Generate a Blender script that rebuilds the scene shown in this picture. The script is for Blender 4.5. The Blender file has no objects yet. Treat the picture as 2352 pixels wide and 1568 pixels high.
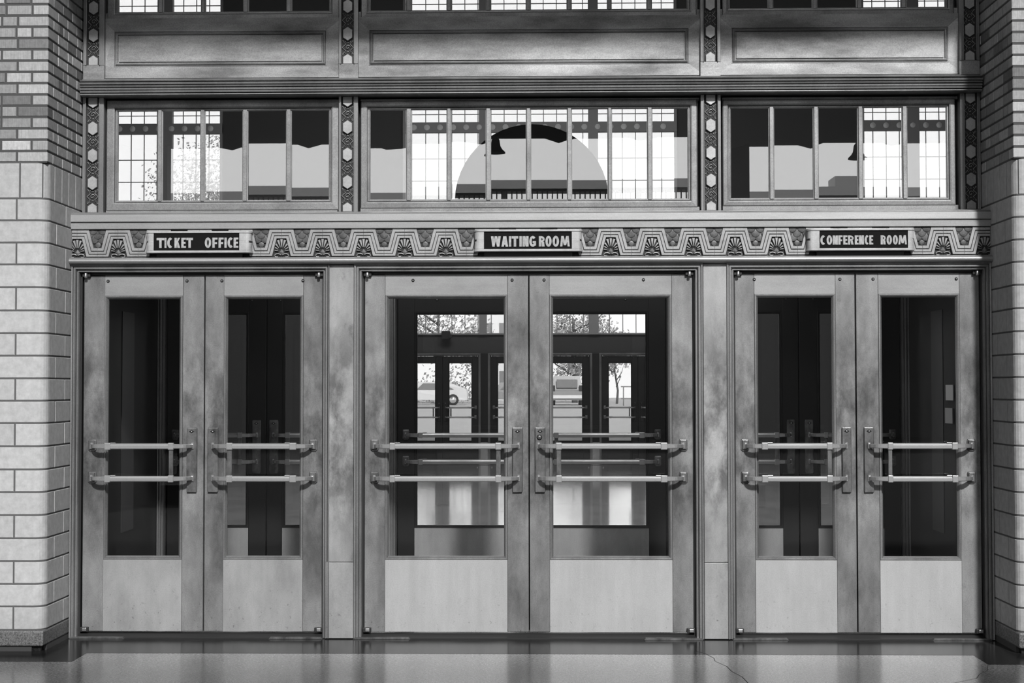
import bpy, math, random
from mathutils import Vector
random.seed(7)
PI = math.pi
S = bpy.context.scene
COL = S.collection

# ------------------------------------------------------------------ camera
cd = bpy.data.cameras.new('camera'); cam = bpy.data.objects.new('camera', cd); COL.objects.link(cam)
cd.sensor_width = 36.0; cd.lens = 36.0 * 3518.65 / 2352.0
cd.clip_start = 0.05; cd.clip_end = 600
cam.location = (0, -9.14, 1.49)
cam.rotation_euler = (PI / 2 + 0.0296374, 0.00120618, 0.0215813)
S.camera = cam
S.view_settings.view_transform = 'Standard'; S.view_settings.look = 'None'
S.view_settings.gamma = 1; S.view_settings.use_curve_mapping = False
S.view_settings.exposure = 0.0
S.cycles.max_bounces = 10; S.cycles.transparent_max_bounces = 24
S.cycles.diffuse_bounces = 3; S.cycles.glossy_bounces = 5
S.cycles.caustics_reflective = False; S.cycles.caustics_refractive = False
S.cycles.sample_clamp_indirect = 4.0

# ------------------------------------------------------------------ world: overcast sky, brightest near the horizon
W = bpy.data.worlds.new('sky'); S.world = W; W.use_nodes = True
nt = W.node_tree; nt.nodes.clear()
def N(t, ty, **k):
    n = t.nodes.new(ty)
    for a, b in k.items(): setattr(n, a, b)
    return n
tc = N(nt, 'ShaderNodeTexCoord'); sp = N(nt, 'ShaderNodeSeparateXYZ')
nt.links.new(tc.outputs['Generated'], sp.inputs[0])
r1 = N(nt, 'ShaderNodeMapRange'); nt.links.new(sp.outputs['Z'], r1.inputs['Value'])
r1.inputs['From Min'].default_value = 0.28; r1.inputs['From Max'].default_value = 0.60
r1.inputs['To Min'].default_value = 1.0; r1.inputs['To Max'].default_value = 0.07
r2 = N(nt, 'ShaderNodeMapRange'); nt.links.new(sp.outputs['Y'], r2.inputs['Value'])
r2.inputs['From Min'].default_value = -0.5; r2.inputs['From Max'].default_value = 0.5
r2.inputs['To Min'].default_value = 1.75; r2.inputs['To Max'].default_value = 1.75
mu = N(nt, 'ShaderNodeMath', operation='MULTIPLY')
nt.links.new(r1.outputs[0], mu.inputs[0]); nt.links.new(r2.outputs[0], mu.inputs[1])
bg = N(nt, 'ShaderNodeBackground'); bg.inputs['Color'].default_value = (1, 1, 1, 1)
nt.links.new(mu.outputs[0], bg.inputs['Strength'])
wo = N(nt, 'ShaderNodeOutputWorld'); nt.links.new(bg.outputs[0], wo.inputs[0])

# ------------------------------------------------------------------ sun: hazy, from behind the camera and to the right
sd = bpy.data.lights.new('sun', 'SUN'); sun = bpy.data.objects.new('sun', sd); COL.objects.link(sun)
sd.energy = 3.55; sd.angle = math.radians(3.5)
az, el = math.radians(12), math.radians(35)
d = Vector((-math.sin(az) * math.cos(el), math.cos(az) * math.cos(el), -math.sin(el)))
sun.rotation_euler = d.to_track_quat('-Z', 'Y').to_euler()

# ------------------------------------------------------------------ materials (all grey: the place is photographed in black and white)
def newmat(name):
    m = bpy.data.materials.new(name); m.use_nodes = True
    t = m.node_tree; b = t.nodes['Principled BSDF']
    return m, t, b
def g(v): return (v, v, v, 1)
def plain(name, v, rough=.6, metal=0., spec=.5):
    m, t, b = newmat(name)
    b.inputs['Base Color'].default_value = g(v); b.inputs['Roughness'].default_value = rough
    b.inputs['Metallic'].default_value = metal; b.inputs['Specular IOR Level'].default_value = spec
    return m
def noise(t, vec, scale, detail=6, rough=.6):
    n = N(t, 'ShaderNodeTexNoise'); n.inputs['Scale'].default_value = scale
    n.inputs['Detail'].default_value = detail; n.inputs['Roughness'].default_value = rough
    t.links.new(vec, n.inputs['Vector']); return n.outputs['Fac']
def ramp(t, fac, pts):
    r = N(t, 'ShaderNodeValToRGB'); t.links.new(fac, r.inputs[0])
    e = r.color_ramp.elements
    while len(e) < len(pts): e.new(.5)
    for i, (p, v) in enumerate(pts): e[i].position = p; e[i].color = g(v)
    return r.outputs[0]
def mixc(t, fac, a, b, mode='MIX'):
    m = N(t, 'ShaderNodeMix', data_type='RGBA', blend_type=mode)
    if hasattr(fac, 'is_output'): t.links.new(fac, m.inputs[0])
    else: m.inputs[0].default_value = fac
    for s, i in ((a, 6), (b, 7)):
        if hasattr(s, 'is_output'): t.links.new(s, m.inputs[i])
        else: m.inputs[i].default_value = g(s)
    return m.outputs[2]
def maprange(t, o, a, b_):
    r = N(t, 'ShaderNodeMapRange'); t.links.new(o, r.inputs['Value']); r.inputs['From Min'].default_value = a; r.inputs['From Max'].default_value = b_; return r.outputs[0]
def mulf(t, o, k):
    m = N(t, 'ShaderNodeMath', operation='MULTIPLY'); t.links.new(o, m.inputs[0]); m.inputs[1].default_value = k; return m.outputs[0]
def mapped(t, scale, kind='pos'):
    if kind == 'pos': o = N(t, 'ShaderNodeNewGeometry').outputs['Position']
    else: o = N(t, 'ShaderNodeTexCoord').outputs['Object']
    m = N(t, 'ShaderNodeMapping'); m.inputs['Scale'].default_value = scale
    t.links.new(o, m.inputs['Vector']); return m.outputs[0]
def patina(name, lo, hi, rough=.42, metal=.45, stretch=(1, 1, .45), scale=4.2, spots=.0, speck=.18, band=.10, worn=0., lowspots=0.):
    """worn cast and sheet metal: cloudy tarnish, fine speckle, streaks of wiping"""
    m, t, b = newmat(name)
    v = mapped(t, stretch)
    big = noise(t, v, scale, 7, .62)
    col = ramp(t, big, [(.34, lo), (.50, (lo + hi) / 2), (.66, hi)])
    fine = noise(t, mapped(t, (1, 1, 1)), 160, 3, .7)
    col = mixc(t, speck, col, ramp(t, fine, [(.35, .25), (.65, 1.0)]), 'MULTIPLY')
    st = noise(t, mapped(t, (9, 9, .35) if stretch[2] < 1 else (.4, .4, 14)), 3, 4, .5)
    col = mixc(t, band, col, ramp(t, st, [(.35, .55), (.62, 1.15)]), 'MULTIPLY')
    if spots:
        sn = noise(t, mapped(t, (1, 1, .7)), 11, 5, .75)
        col = mixc(t, spots, col, ramp(t, sn, [(.60, 1.0), (.72, .28)]), 'MULTIPLY')
    if worn or lowspots:
        sep = N(t, 'ShaderNodeSeparateXYZ'); t.links.new(N(t, 'ShaderNodeNewGeometry').outputs['Position'], sep.inputs[0])
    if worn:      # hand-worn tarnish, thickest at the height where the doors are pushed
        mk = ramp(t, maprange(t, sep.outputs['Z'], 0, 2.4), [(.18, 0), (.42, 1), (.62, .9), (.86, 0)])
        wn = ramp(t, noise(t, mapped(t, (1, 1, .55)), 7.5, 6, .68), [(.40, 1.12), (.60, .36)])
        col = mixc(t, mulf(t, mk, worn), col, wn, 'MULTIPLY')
    if lowspots:  # scuffs and pitting near the floor
        mk = ramp(t, maprange(t, sep.outputs['Z'], 0, .6), [(.1, 1), (.7, 0)])
        wn = ramp(t, noise(t, mapped(t, (1, 1, 1)), 38, 3, .6), [(.63, 1.0), (.70, .35)])
        col = mixc(t, mulf(t, mk, lowspots), col, wn, 'MULTIPLY')
    t.links.new(col, b.inputs['Base Color'])
    t.links.new(ramp(t, big, [(.3, rough + .14), (.7, rough - .04)]), b.inputs['Roughness'])
    b.inputs['Metallic'].default_value = metal
    bm = N(t, 'ShaderNodeBump'); bm.inputs['Strength'].default_value = .12; bm.inputs['Distance'].default_value = .003
    t.links.new(noise(t, mapped(t, (1, 1, 1)), 60, 4, .6), bm.inputs['Height'])
    t.links.new(bm.outputs[0], b.inputs['Normal'])
    return m
M = {}
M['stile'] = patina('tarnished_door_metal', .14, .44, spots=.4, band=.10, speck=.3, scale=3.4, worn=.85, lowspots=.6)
M['rail'] = patina('door_rail_metal', .32, .46, spots=.1, band=.08, stretch=(.5, .5, 1))
M['kick'] = patina('polished_kick_metal', .50, .64, rough=.38, metal=.3, spots=.15, band=.08, lowspots=.5)
M['kickworn'] = patina('worn_kick_metal', .34, .54, rough=.42, metal=.35, spots=.3, band=.08, lowspots=.8)
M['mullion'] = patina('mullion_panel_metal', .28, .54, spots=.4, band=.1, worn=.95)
M['moulding'] = patina('moulding_metal', .22, .42, speck=.3, metal=.55, rough=.34)
M['frame'] = patina('window_frame_metal', .28, .46, speck=.4, stretch=(1, 1, 1))
M['sheet'] = patina('spandrel_sheet_metal', .18, .56, speck=.4, stretch=(.45, .45, 1.5), scale=3.2, spots=.2)
M['band'] = patina('lintel_band_metal', .36, .52, stretch=(.3, .3, 2), rough=.36, band=.12)
M['frieze'] = patina('cast_frieze_metal', .36, .54, speck=.25, stretch=(1, 1, 1), scale=9)
M['friezeback'] = plain('frieze_background_metal', .035, .55, .3)
M['scale'] = patina('dark_scale_metal', .10, .22, speck=.3, stretch=(1, 1, 1), scale=20)
M['boss'] = patina('pale_boss_metal', .40, .60, speck=.25, stretch=(1, 1, 1))
M['orn'] = patina('dark_ornament_metal', .34, .60, speck=.3, stretch=(1, 1, 1), scale=30)
M['bar'] = patina('push_bar_metal', .46, .62, rough=.30, metal=.6, stretch=(1, 1, 1), speck=.1)
M['plate'] = patina('latch_plate_metal', .08, .34, rough=.32, metal=.65, scale=14, stretch=(1, 1, .6))
M['darkmetal'] = plain('dark_rebate_metal', .035, .5, .3)
M['steel'] = plain('bright_worn_steel', .7, .3, .9)
M['hole'] = plain('keyhole_black', .008, .8)
M['signblack'] = plain('sign_black_enamel', .012, .85, 0, .1)
M['signmetal'] = patina('sign_case_metal', .46, .66, rough=.4, metal=.2, scale=12, stretch=(1, 1, 1), spots=.2)
M['letter'] = patina('letter_paint', .42, .60, rough=.6, metal=0, scale=50, stretch=(1, 1, 1))
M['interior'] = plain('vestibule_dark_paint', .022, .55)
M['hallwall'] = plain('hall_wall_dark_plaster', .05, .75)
M['darkwood'] = plain('dark_arch_panel', .012, .5)
M['canopy'] = plain('canopy_dark_steel', .02, .7)
M['farframe'] = plain('far_window_bronze', .28, .6, 0)
M['muntin'] = plain('far_window_muntin', .35, .6)
M['medallion'] = plain('far_medallion_metal', .75, .5, 0)
M['mortar'] = plain('mortar', .085, .95)
M['joint'] = plain('stone_joint', .12, .95)
M['concrete'] = plain('outdoor_concrete', .55, .9)
M['roofgrey'] = plain('roof_parapet_grey', .55, .8)
M['bldg'] = plain('brick_building_behind', .10, .9)
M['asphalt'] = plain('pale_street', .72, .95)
M['rubber'] = plain('tyre_rubber', .05, .9)
M['carwhite'] = plain('car_white_paint', .72, .25)
M['cargrey'] = plain('car_grey_paint', .32, .25)
M['carglass'] = plain('car_glass', .25, .1)
M['bark'] = plain('bark', .12, .9)
M['leaf'] = plain('leaf', .42, .8)
M['stucco'] = plain('pale_stucco', .78, .9)

def glassmat(name, refl, tint):
    m = bpy.data.materials.new(name); m.use_nodes = True; t = m.node_tree; t.nodes.clear()
    tr = N(t, 'ShaderNodeBsdfTransparent'); tr.inputs['Color'].default_value = g(tint)
    gl = N(t, 'ShaderNodeBsdfGlossy'); gl.inputs['Roughness'].default_value = 0.0
    mx = N(t, 'ShaderNodeMixShader'); fr = N(t, 'ShaderNodeFresnel'); fr.inputs['IOR'].default_value = 1.5
    ad = N(t, 'ShaderNodeMath', operation='ADD'); ad.inputs[1].default_value = refl; ad.use_clamp = True
    t.links.new(fr.outputs[0], ad.inputs[0]); t.links.new(ad.outputs[0], mx.inputs[0])
    t.links.new(tr.outputs[0], mx.inputs[1]); t.links.new(gl.outputs[0], mx.inputs[2])
    o = N(t, 'ShaderNodeOutputMaterial'); t.links.new(mx.outputs[0], o.inputs[0]); return m
M['glass'] = glassmat('door_glass', 0.0, .94)
M['transomglass'] = glassmat('reflective_transom_glass', .20, .97)
M['farglass'] = glassmat('far_glass', -.025, .98)

def brickmat(name, lo, hi, bump, scale=40, streak=True):
    m, t, b = newmat(name)
    a = N(t, 'ShaderNodeAttribute'); a.attribute_name = 'tone'
    col = ramp(t, a.outputs['Fac'], [(0, lo), (1, hi)])
    n1 = noise(t, mapped(t, (1, 1, 1)), scale, 6, .7)
    col = mixc(t, .5, col, ramp(t, n1, [(.3, .55), (.7, 1.2)]), 'MULTIPLY')
    if streak:
        n2 = noise(t, mapped(t, (60, 60, 3)), 3, 3, .6)
        col = mixc(t, .35, col, ramp(t, n2, [(.38, .5), (.6, 1.1)]), 'MULTIPLY')
    t.links.new(col, b.inputs['Base Color']); b.inputs['Roughness'].default_value = .8
    bm = N(t, 'ShaderNodeBump'); bm.inputs['Strength'].default_value = bump; bm.inputs['Distance'].default_value = .004
    t.links.new(n1, bm.inputs['Height']); t.links.new(bm.outputs[0], b.inputs['Normal'])
    return m
M['brick'] = brickmat('tan_brick', .20, .66, .5)
M['stone'] = brickmat('limestone_block', .50, .60, .15, 24, False)
def granite(name, lo, hi, scale, rough, big=None):
    m, t, b = newmat(name)
    n1 = noise(t, mapped(t, (1, 1, 1)), scale, 5, .8)
    col = ramp(t, n1, [(.38, lo), (.50, (lo + hi) / 2), (.60, hi)])
    if big:
        n2 = noise(t, mapped(t, (1, .5, 1)), 2.2, 6, .6)
        col = mixc(t, big, col, ramp(t, n2, [(.38, .45), (.60, 1.3)]), 'MULTIPLY')
    t.links.new(col, b.inputs['Base Color'])
    b.inputs['Roughness'].default_value = rough; b.inputs['Specular IOR Level'].default_value = .6
    b.inputs['Coat Weight'].default_value = .0
    return m
M['terrazzo'] = granite('terrazzo_floor', .07, .66, 75, .20, .5)
M['terrazzo'].node_tree.nodes['Principled BSDF'].inputs['Coat Weight'].default_value = .45
M['terrazzo'].node_tree.nodes['Principled BSDF'].inputs['Coat Roughness'].default_value = .17
M['terrazzodark'] = granite('dark_terrazzo_border', .010, .045, 70, .18, .3)
M['terrazzodark'].node_tree.nodes['Principled BSDF'].inputs['Specular IOR Level'].default_value = .10
M['hallfloor'] = granite('hall_terrazzo', .60, .80, 40, .14, .3)
M['hallfloor'].node_tree.nodes['Principled BSDF'].inputs['Coat Weight'].default_value = 1.0
M['hallfloor'].node_tree.nodes['Principled BSDF'].inputs['Coat Roughness'].default_value = .08
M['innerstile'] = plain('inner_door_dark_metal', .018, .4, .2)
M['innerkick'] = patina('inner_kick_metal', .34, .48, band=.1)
M['arm'] = plain('push_bar_arm_metal', .70, .27, .8)
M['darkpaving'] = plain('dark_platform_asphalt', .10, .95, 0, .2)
M['blockerbrick'] = plain('dark_blocker_brick', .16, .9)
M['granite'] = granite('granite_base', .05, .30, 130, .5)

# ------------------------------------------------------------------ mesh helpers
class MB:
    def __init__(s): s.v = []; s.f = []; s.sm = []; s.tone = []
    def add(s, vs, fs, smooth=False, tone=.5):
        o = len(s.v); s.v += [tuple(p) for p in vs]
        for f in fs: s.f.append([i + o for i in f]); s.sm.append(smooth); s.tone.append(tone)
    def box(s, x0, x1, y0, y1, z0, z1, tone=.5):
        vs = [(x, y, z) for z in (z0, z1) for y in (y0, y1) for x in (x0, x1)]
        s.add(vs, [(0, 2, 3, 1), (4, 5, 7, 6), (0, 1, 5, 4), (2, 6, 7, 3), (0, 4, 6, 2), (1, 3, 7, 5)], tone=tone)
        return s
    def prism(s, poly, y0, y1, bev=0.):
        """polygon in x,z (anticlockwise seen from the front) pushed from y1 (back) to y0 (front), front edge bevelled"""
        a = sum(p[0] * q[1] - q[0] * p[1] for p, q in zip(poly, poly[1:] + poly[:1]))
        if a < 0: poly = poly[::-1]
        n = len(poly); rings = [[(x, y1, z) for x, z in poly]]
        if bev:
            rings.append([(x, y0 + bev, z) for x, z in poly])
            ins = []
            for i in range(n):
                p0, p1, p2 = Vector(poly[i - 1]), Vector(poly[i]), Vector(poly[(i + 1) % n])
                e1 = (p1 - p0).normalized(); e2 = (p2 - p1).normalized()
                n1 = Vector((-e1.y, e1.x)); n2 = Vector((-e2.y, e2.x)); m = (n1 + n2)
                m = m / max(.35, m.length_squared / 2)
                ins.append((p1.x + m.x * bev, y0, p1.y + m.y * bev))
            rings.append(ins)
        else: rings.append([(x, y0, z) for x, z in poly])
        vs = [p for r in rings for p in r]; fs = []
        for k in range(len(rings) - 1):
            for i in range(n):
                j = (i + 1) % n
                fs.append((k * n + i, k * n + j, (k + 1) * n + j, (k + 1) * n + i))
        fs.append(tuple((len(rings) - 1) * n + i for i in range(n)))
        fs.append(tuple(reversed(range(n))))
        s.add(vs, fs); return s
    def profile_x(s, prof, x0, x1):
        """closed profile of (y,z) pushed along x"""
        n = len(prof); vs = [(x0, y, z) for y, z in prof] + [(x1, y, z) for y, z in prof]
        fs = [(i, (i + 1) % n, n + (i + 1) % n, n + i) for i in range(n)]
        fs += [tuple(reversed(range(n))), tuple(range(n, 2 * n))]
        s.add(vs, fs); return s
    def frame(s, x0, x1, z0, z1, prof, sides='LTRB'):
        """mitred moulding: prof = open list of (u outward, y); rings at the four corners"""
        def ring(cx, cz, sx, sz): return [(cx + sx * u, y, cz + sz * u) for u, y in prof]
        bl, tl = ring(x0, z0, -1, -1), ring(x0, z1, -1, 1)
        tr, br = ring(x1, z1, 1, 1), ring(x1, z0, 1, -1)
        if 'B' not in sides:
            bl = [(x0 - u, y, z0) for u, y in prof]; br = [(x1 + u, y, z0) for u, y in prof]
        n = len(prof)
        for nm, a, b in (('L', bl, tl), ('T', tl, tr), ('R', tr, br), ('B', br, bl)):
            if nm in sides:
                s.add(a + b, [(i, n + i, n + i + 1, i + 1) for i in range(n - 1)])
        return s
    def tube(s, pts, r, seg=8, caps=True, sq=1.):
        pts = [Vector(p) for p in pts]; n = len(pts)
        rs = r if isinstance(r, (list, tuple)) else [r] * n
        vs = []
        up = Vector((0, 0, 1))
        for i, p in enumerate(pts):
            t = (pts[min(i + 1, n - 1)] - pts[max(i - 1, 0)]).normalized()
            u = up if abs(t.dot(up)) < .9 else Vector((0, 1, 0))
            a = t.cross(u).normalized(); b = a.cross(t).normalized()
            for k in range(seg):
                q = 2 * PI * k / seg
                vs.append(p + (a * math.cos(q) + b * math.sin(q) * sq) * rs[i])
        fs = [(i * seg + k, i * seg + (k + 1) % seg, (i + 1) * seg + (k + 1) % seg, (i + 1) * seg + k)
              for i in range(n - 1) for k in range(seg)]
        if caps: fs += [tuple(reversed(range(seg))), tuple((n - 1) * seg + k for k in range(seg))]
        s.add(vs, fs, True); return s
    def lathe(s, c, prof, seg=20, axis='z'):
        vs = []
        for r, h in prof:
            for k in range(seg):
                q = 2 * PI * k / seg; a, b = r * math.cos(q), r * math.sin(q)
                vs.append((c[0] + a, c[1] + b, c[2] + h) if axis == 'z' else
                          ((c[0] + a, c[1] + h, c[2] + b) if axis == 'y' else (c[0] + h, c[1] + a, c[2] + b)))
        fs = [(i * seg + k, i * seg + (k + 1) % seg, (i + 1) * seg + (k + 1) % seg, (i + 1) * seg + k)
              for i in range(len(prof) - 1) for k in range(seg)]
        fs += [tuple(range(seg)), tuple((len(prof) - 1) * seg + k for k in range(seg))]
        s.add(vs, fs, True); return s
    def build(s, name, mat, parent=None, O=(0, 0, 0), bevel=0.):
        me = bpy.data.meshes.new(name)
        me.from_pydata([(x - O[0], y - O[1], z - O[2]) for x, y, z in s.v], [], s.f)
        me.polygons.foreach_set('use_smooth', s.sm)
        at = me.attributes.new('tone', 'FLOAT', 'FACE'); at.data.foreach_set('value', s.tone)
        me.materials.append(mat); me.update()
        o = bpy.data.objects.new(name, me); COL.objects.link(o)
        if parent is None: o.location = O
        else: o.parent = parent
        if bevel:
            b = o.modifiers.new('bevel', 'BEVEL'); b.width = bevel; b.segments = 2; b.limit_method = 'ANGLE'
            b.angle_limit = math.radians(40)
        return o
def tag(o, label, cat, group=None, kind=None):
    o['label'] = label; o['category'] = cat
    if group: o['group'] = group
    if kind: o['kind'] = kind
    return o
def empty(name, O):
    o = bpy.data.objects.new(name, None); COL.objects.link(o); o.location = O; o.empty_display_size = .1
    return o
def copy_tree(o, parent=None, kids=None):
    c = o.copy(); COL.objects.link(c)
    if parent is not None: c.parent = parent
    for ch in KIDS(o): copy_tree(ch, c)
    return c
def KIDS(o): return [x for x in ALLKIDS.get(o.name, [])]
ALLKIDS = {}
def index_kids():
    ALLKIDS.clear()
    for x in COL.objects:
        if x.parent: ALLKIDS.setdefault(x.parent.name, []).append(x)

# ================================================================== WALLS (reveal planes X = XL, XR; front face Y = -0.5)
XL, XR = -2.834, 2.635
YF = -0.50
YB = 0.26
ZTOP = 4.75
def pathpt(side, s, R, inset=0.):
    """point on the wall surface: s<0 along the front face away from the opening, s>0 into the reveal"""
    X = XL if side < 0 else XR
    sg = 1 if side < 0 else -1           # direction of reveal normal in x
    # corner arc centre
    cx, cy = X - sg * R, YF + R
    al = R * PI / 2
    if s < -al / 2:
        x, y = cx + sg * (s + al / 2), YF + inset; nx, ny = 0, -1
    elif s > al / 2:
        x, y = X - sg * inset, cy + (s - al / 2)
    else:
        q = (s + al / 2) / al * PI / 2
        x, y = cx + sg * (R - inset) * math.sin(q), cy - (R - inset) * math.cos(q)
    return x, y
def course_block(mb, side, s0, s1, z0, z1, R, tone, e=.004):
    n = max(1, int((s1 - s0) / .6)); ss = [s0, s1]
    al = R * PI / 2
    k = 6 if R > .02 else 2
    for i in range(k + 1):
        q = -al / 2 + al * i / k
        if s0 < q < s1: ss.append(q)
    ss = sorted(set(ss)); 
    cols = []
    for i, s in enumerate(ss):
        edge = (i == 0 or i == len(ss) - 1)
        si = s + (e if i == 0 else (-e if i == len(ss) - 1 else 0))
        xo, yo = pathpt(side, s, R, .0042)
        xi, yi = pathpt(side, si, R, 0)
        cols.append([(xo, yo, z0), (xi, yi, z0 + e), (xi, yi, z1 - e), (xo, yo, z1)])
        if i == 0: cols.insert(0, [(xo, yo, z0), (xo, yo, z0 + .0001), (xo, yo, z1 - .0001), (xo, yo, z1)])
        if i == len(ss) - 1: cols.append([(xo, yo, z0), (xo, yo, z0 + .0001), (xo, yo, z1 - .0001), (xo, yo, z1)])
    vs = [p for c in cols for p in c]; fs = []
    for i in range(len(cols) - 1):
        for j in range(3):
            f = (i * 4 + j, (i + 1) * 4 + j, (i + 1) * 4 + j + 1, i * 4 + j + 1)
            fs.append(f if side < 0 else f[::-1])
    mb.add(vs, fs, tone=tone)
ZC = [2.772, 2.566, 2.441, 2.314, 2.189, 2.059, 1.927, 1.798, 1.670, 1.541, 1.414, 1.287, 1.156, 1.025, .897, .767, .636, .507, .379, .252, .120]
for side, nm in ((-1, 'left'), (1, 'right')):
    X = XL if side < 0 else XR; sg = 1 if side < 0 else -1
    rnd = random.Random(11 + side)
    core = MB()
    xf = X - sg * 5.0
    a, b = sorted((xf, X - sg * .0035))
    Rl = .065
    core.box(a, b, YF + .06, YB + .1, 0, ZTOP)
    a2, b2 = sorted((xf, X - sg * .07)); core.box(a2, b2, YF + .0035, YF + .07, 0, ZTOP)
    a2, b2 = sorted((X - sg * .07, X - sg * .0036)); core.box(a2, b2, YF + .0035, YF + .07, ZC[0], ZTOP)
    # rounded mortar core at the corner
    w = core.build('wall_' + nm, M['mortar']); 
    tag(w, ('tan brick over pale limestone pier on the left of the bronze doors' if side < 0 else
            'shaded brick over limestone pier on the right of the bronze doors'), 'wall', kind='structure')
    br = MB(); z = ZC[0]; row = 0; jt = .011
    smin = -4.7; smax = YB - YF + .05
    while z < ZTOP:
        zz = z + .0648
        s = smin + rnd.random() * -.2; 
        seq = []
        # corner brick: header or stretcher on the front, wraps as the other on the reveal
        front = .092 if row % 2 else .175
        if rnd.random() < .15: front = .10
        seq.append((-front, .175 if row % 2 else .092))
        p = -front
        while p > smin:
            L = rnd.choice((.175, .175, .092, .150)); seq.append((p - L, p)); p -= L
        p = seq[0][1]
        while p < smax:
            L = rnd.choice((.175, .175, .092)); seq.append((p, p + L)); p += L
        for s0, s1 in seq:
            t_ = .25 + .6 * rnd.random()
            if rnd.random() < .12: t_ = rnd.random() * .15
            if rnd.random() < .12: t_ = .85 + .15 * rnd.random()
            course_block(br, side, s0 + jt / 2, s1 - jt / 2, z + jt / 2, zz - jt / 2, .006, t_, .003)
        z = zz; row += 1
    br.build('brick_courses', M['brick'], w)
    st = MB(); jn = MB(); jt = .006
    for i in range(len(ZC) - 1):
        z1, z0 = ZC[i], ZC[i + 1]
        if i == 0:
            s = -4.86
            while s < smax:
                course_block(st, side, s + jt / 2, s + .131 - jt / 2, z0 + jt / 2, z1 - jt / 2, Rl, rnd.random() * .45, .004); s += .131
            continue
        off = -.161 if i % 2 else .156
        s = off - .49 * 10
        while s < smax:
            if s + .49 > -4.8:
                course_block(st, side, max(s, -4.8) + jt / 2, s + .49 - jt / 2, z0 + jt / 2, z1 - jt / 2, Rl, .3 + .7 * rnd.random(), .004)
            s += .49
    st.build('stone_courses', M['stone'], w)
    course_block(jn, side, -4.8, smax, .118, 2.775, Rl - .003, .5, .0)
    jo = jn.build('stone_joints', M['joint'], w)
    jo.location = (-sg * .0025, .0025, 0)
    bb = MB()
    a, b = sorted((X - sg * 5.0, X))
    bb.box(a, b, YF - .012, YB - .28, .032, .118)
    a, b = sorted((X - sg * 5.0, X - sg * .02))
    base = bb.build('baseboard_' + nm, M['granite'], bevel=.008)
    tag(base, 'dark granite base course under the %s limestone pier' % nm, 'baseboard', kind='structure')
    tb = MB().box(a, b, YF + .015, YB - .28, 0, .033); tb.build('toe_recess', M['terrazzodark'], base)

# soffit added out of view over the doorway, darkens the upper wall
so = MB().box(-8, 8, -1.5, .3, ZTOP, ZTOP + .3).build('ceiling', plain('shading_soffit_paint', .30, .8))
tag(so, 'unseen grey soffit added over the bronze doorway to shade the upper wall', 'ceiling', kind='structure')

for sg, nm in ((-1, 'left'), (1, 'right')):  # added walls out of view, keep side sky light off the reveals
    a, b = sorted((sg * 8.0, sg * 8.4))
    o = MB().box(a, b, -9.0, YF + .01, 0, 9.0).build('wall_blocker_' + nm, M['blockerbrick']); tag(o, 'unseen dark wall added to cut side light, %s of the frame' % nm, 'wall', kind='structure')
# ================================================================== FLOOR
fl = MB().box(-14, 14, -3.6, 0.05, -.12, 0).build('floor', M['terrazzo'])
tag(fl, 'speckled terrazzo floor in front of the doors', 'floor', kind='structure')
bd = MB(); poly = [(-5.5, -.82), (-2.575, -.82), (-2.575, -.545), (2.37, -.545), (2.37, -.83), (5.5, -.83), (5.5, .05), (-5.5, .05)]
bd.add([(x, y, .0006) for x, y in poly], [tuple(range(8))])
bd.build('dark_border', M['terrazzodark'], fl)
ck = MB()
def crack(pts, w):
    for (a, b), (c, d_) in zip(pts, pts[1:]):
        dx, dy = c - a, d_ - b; L = math.hypot(dx, dy) or 1; nx, ny = -dy / L * w, dx / L * w
        ck.add([(a - nx, b - ny, .0011), (c - nx, d_ - ny, .0011), (c + nx, d_ + ny, .0011), (a + nx, b + ny, .0011)], [(0, 1, 2, 3)])
crack([(.84, -.42), (.885, -.50), (.90, -.545), (.925, -.66), (.92, -.75), (.965, -.90), (.975, -1.05), (1.01, -1.2), (1.02, -1.4), (1.06, -1.7)], .0014)
crack([(2.36, -.86), (2.32, -1.0), (2.25, -1.1), (2.2, -1.22), (2.08, -1.32), (1.98, -1.42)], .0013)
ck.build('floor_crack', M['hole'], fl)

# ================================================================== DOOR LEAVES
ZB, ZT = .037, 2.162
GZ0, GZ1 = .484, 2.020
# x0, x1, glass x0, x1, side of the latch ('R' or 'L'), kick style
LEAF = [(-2.769, -2.044, -2.623, -2.193, 'R', 'kickworn'), (-2.037, -1.332, -1.903, -1.468, 'L', 'kickworn'),
        (-1.078, -.099, -.934, -.246, 'R', 'kick'), (-.093, .878, .048, .733, 'L', 'kick'),
        (1.130, 1.842, 1.267, 1.705, 'R', 'kick'), (1.849, 2.577, 2.001, 2.438, 'L', 'kick')]
BARX = [(-2.712, -2.614, -2.581, -2.235, -2.204, -2.105, -2.145, -2.080),
        (-1.385, -1.474, -1.513, -1.854, -1.888, -1.985, -2.020, -1.952),
        (-1.018, -.919, -.888, -.293, -.260, -.158, -.197, -.133),
        (.820, .719, .681, .097, .064, -.040, -.063, .002),
        (1.186, 1.274, 1.309, 1.656, 1.687, 1.782, 1.756, 1.815),
        (2.520, 2.419, 2.386, 2.040, 2.012, 1.915, 1.886, 1.948)]
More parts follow.
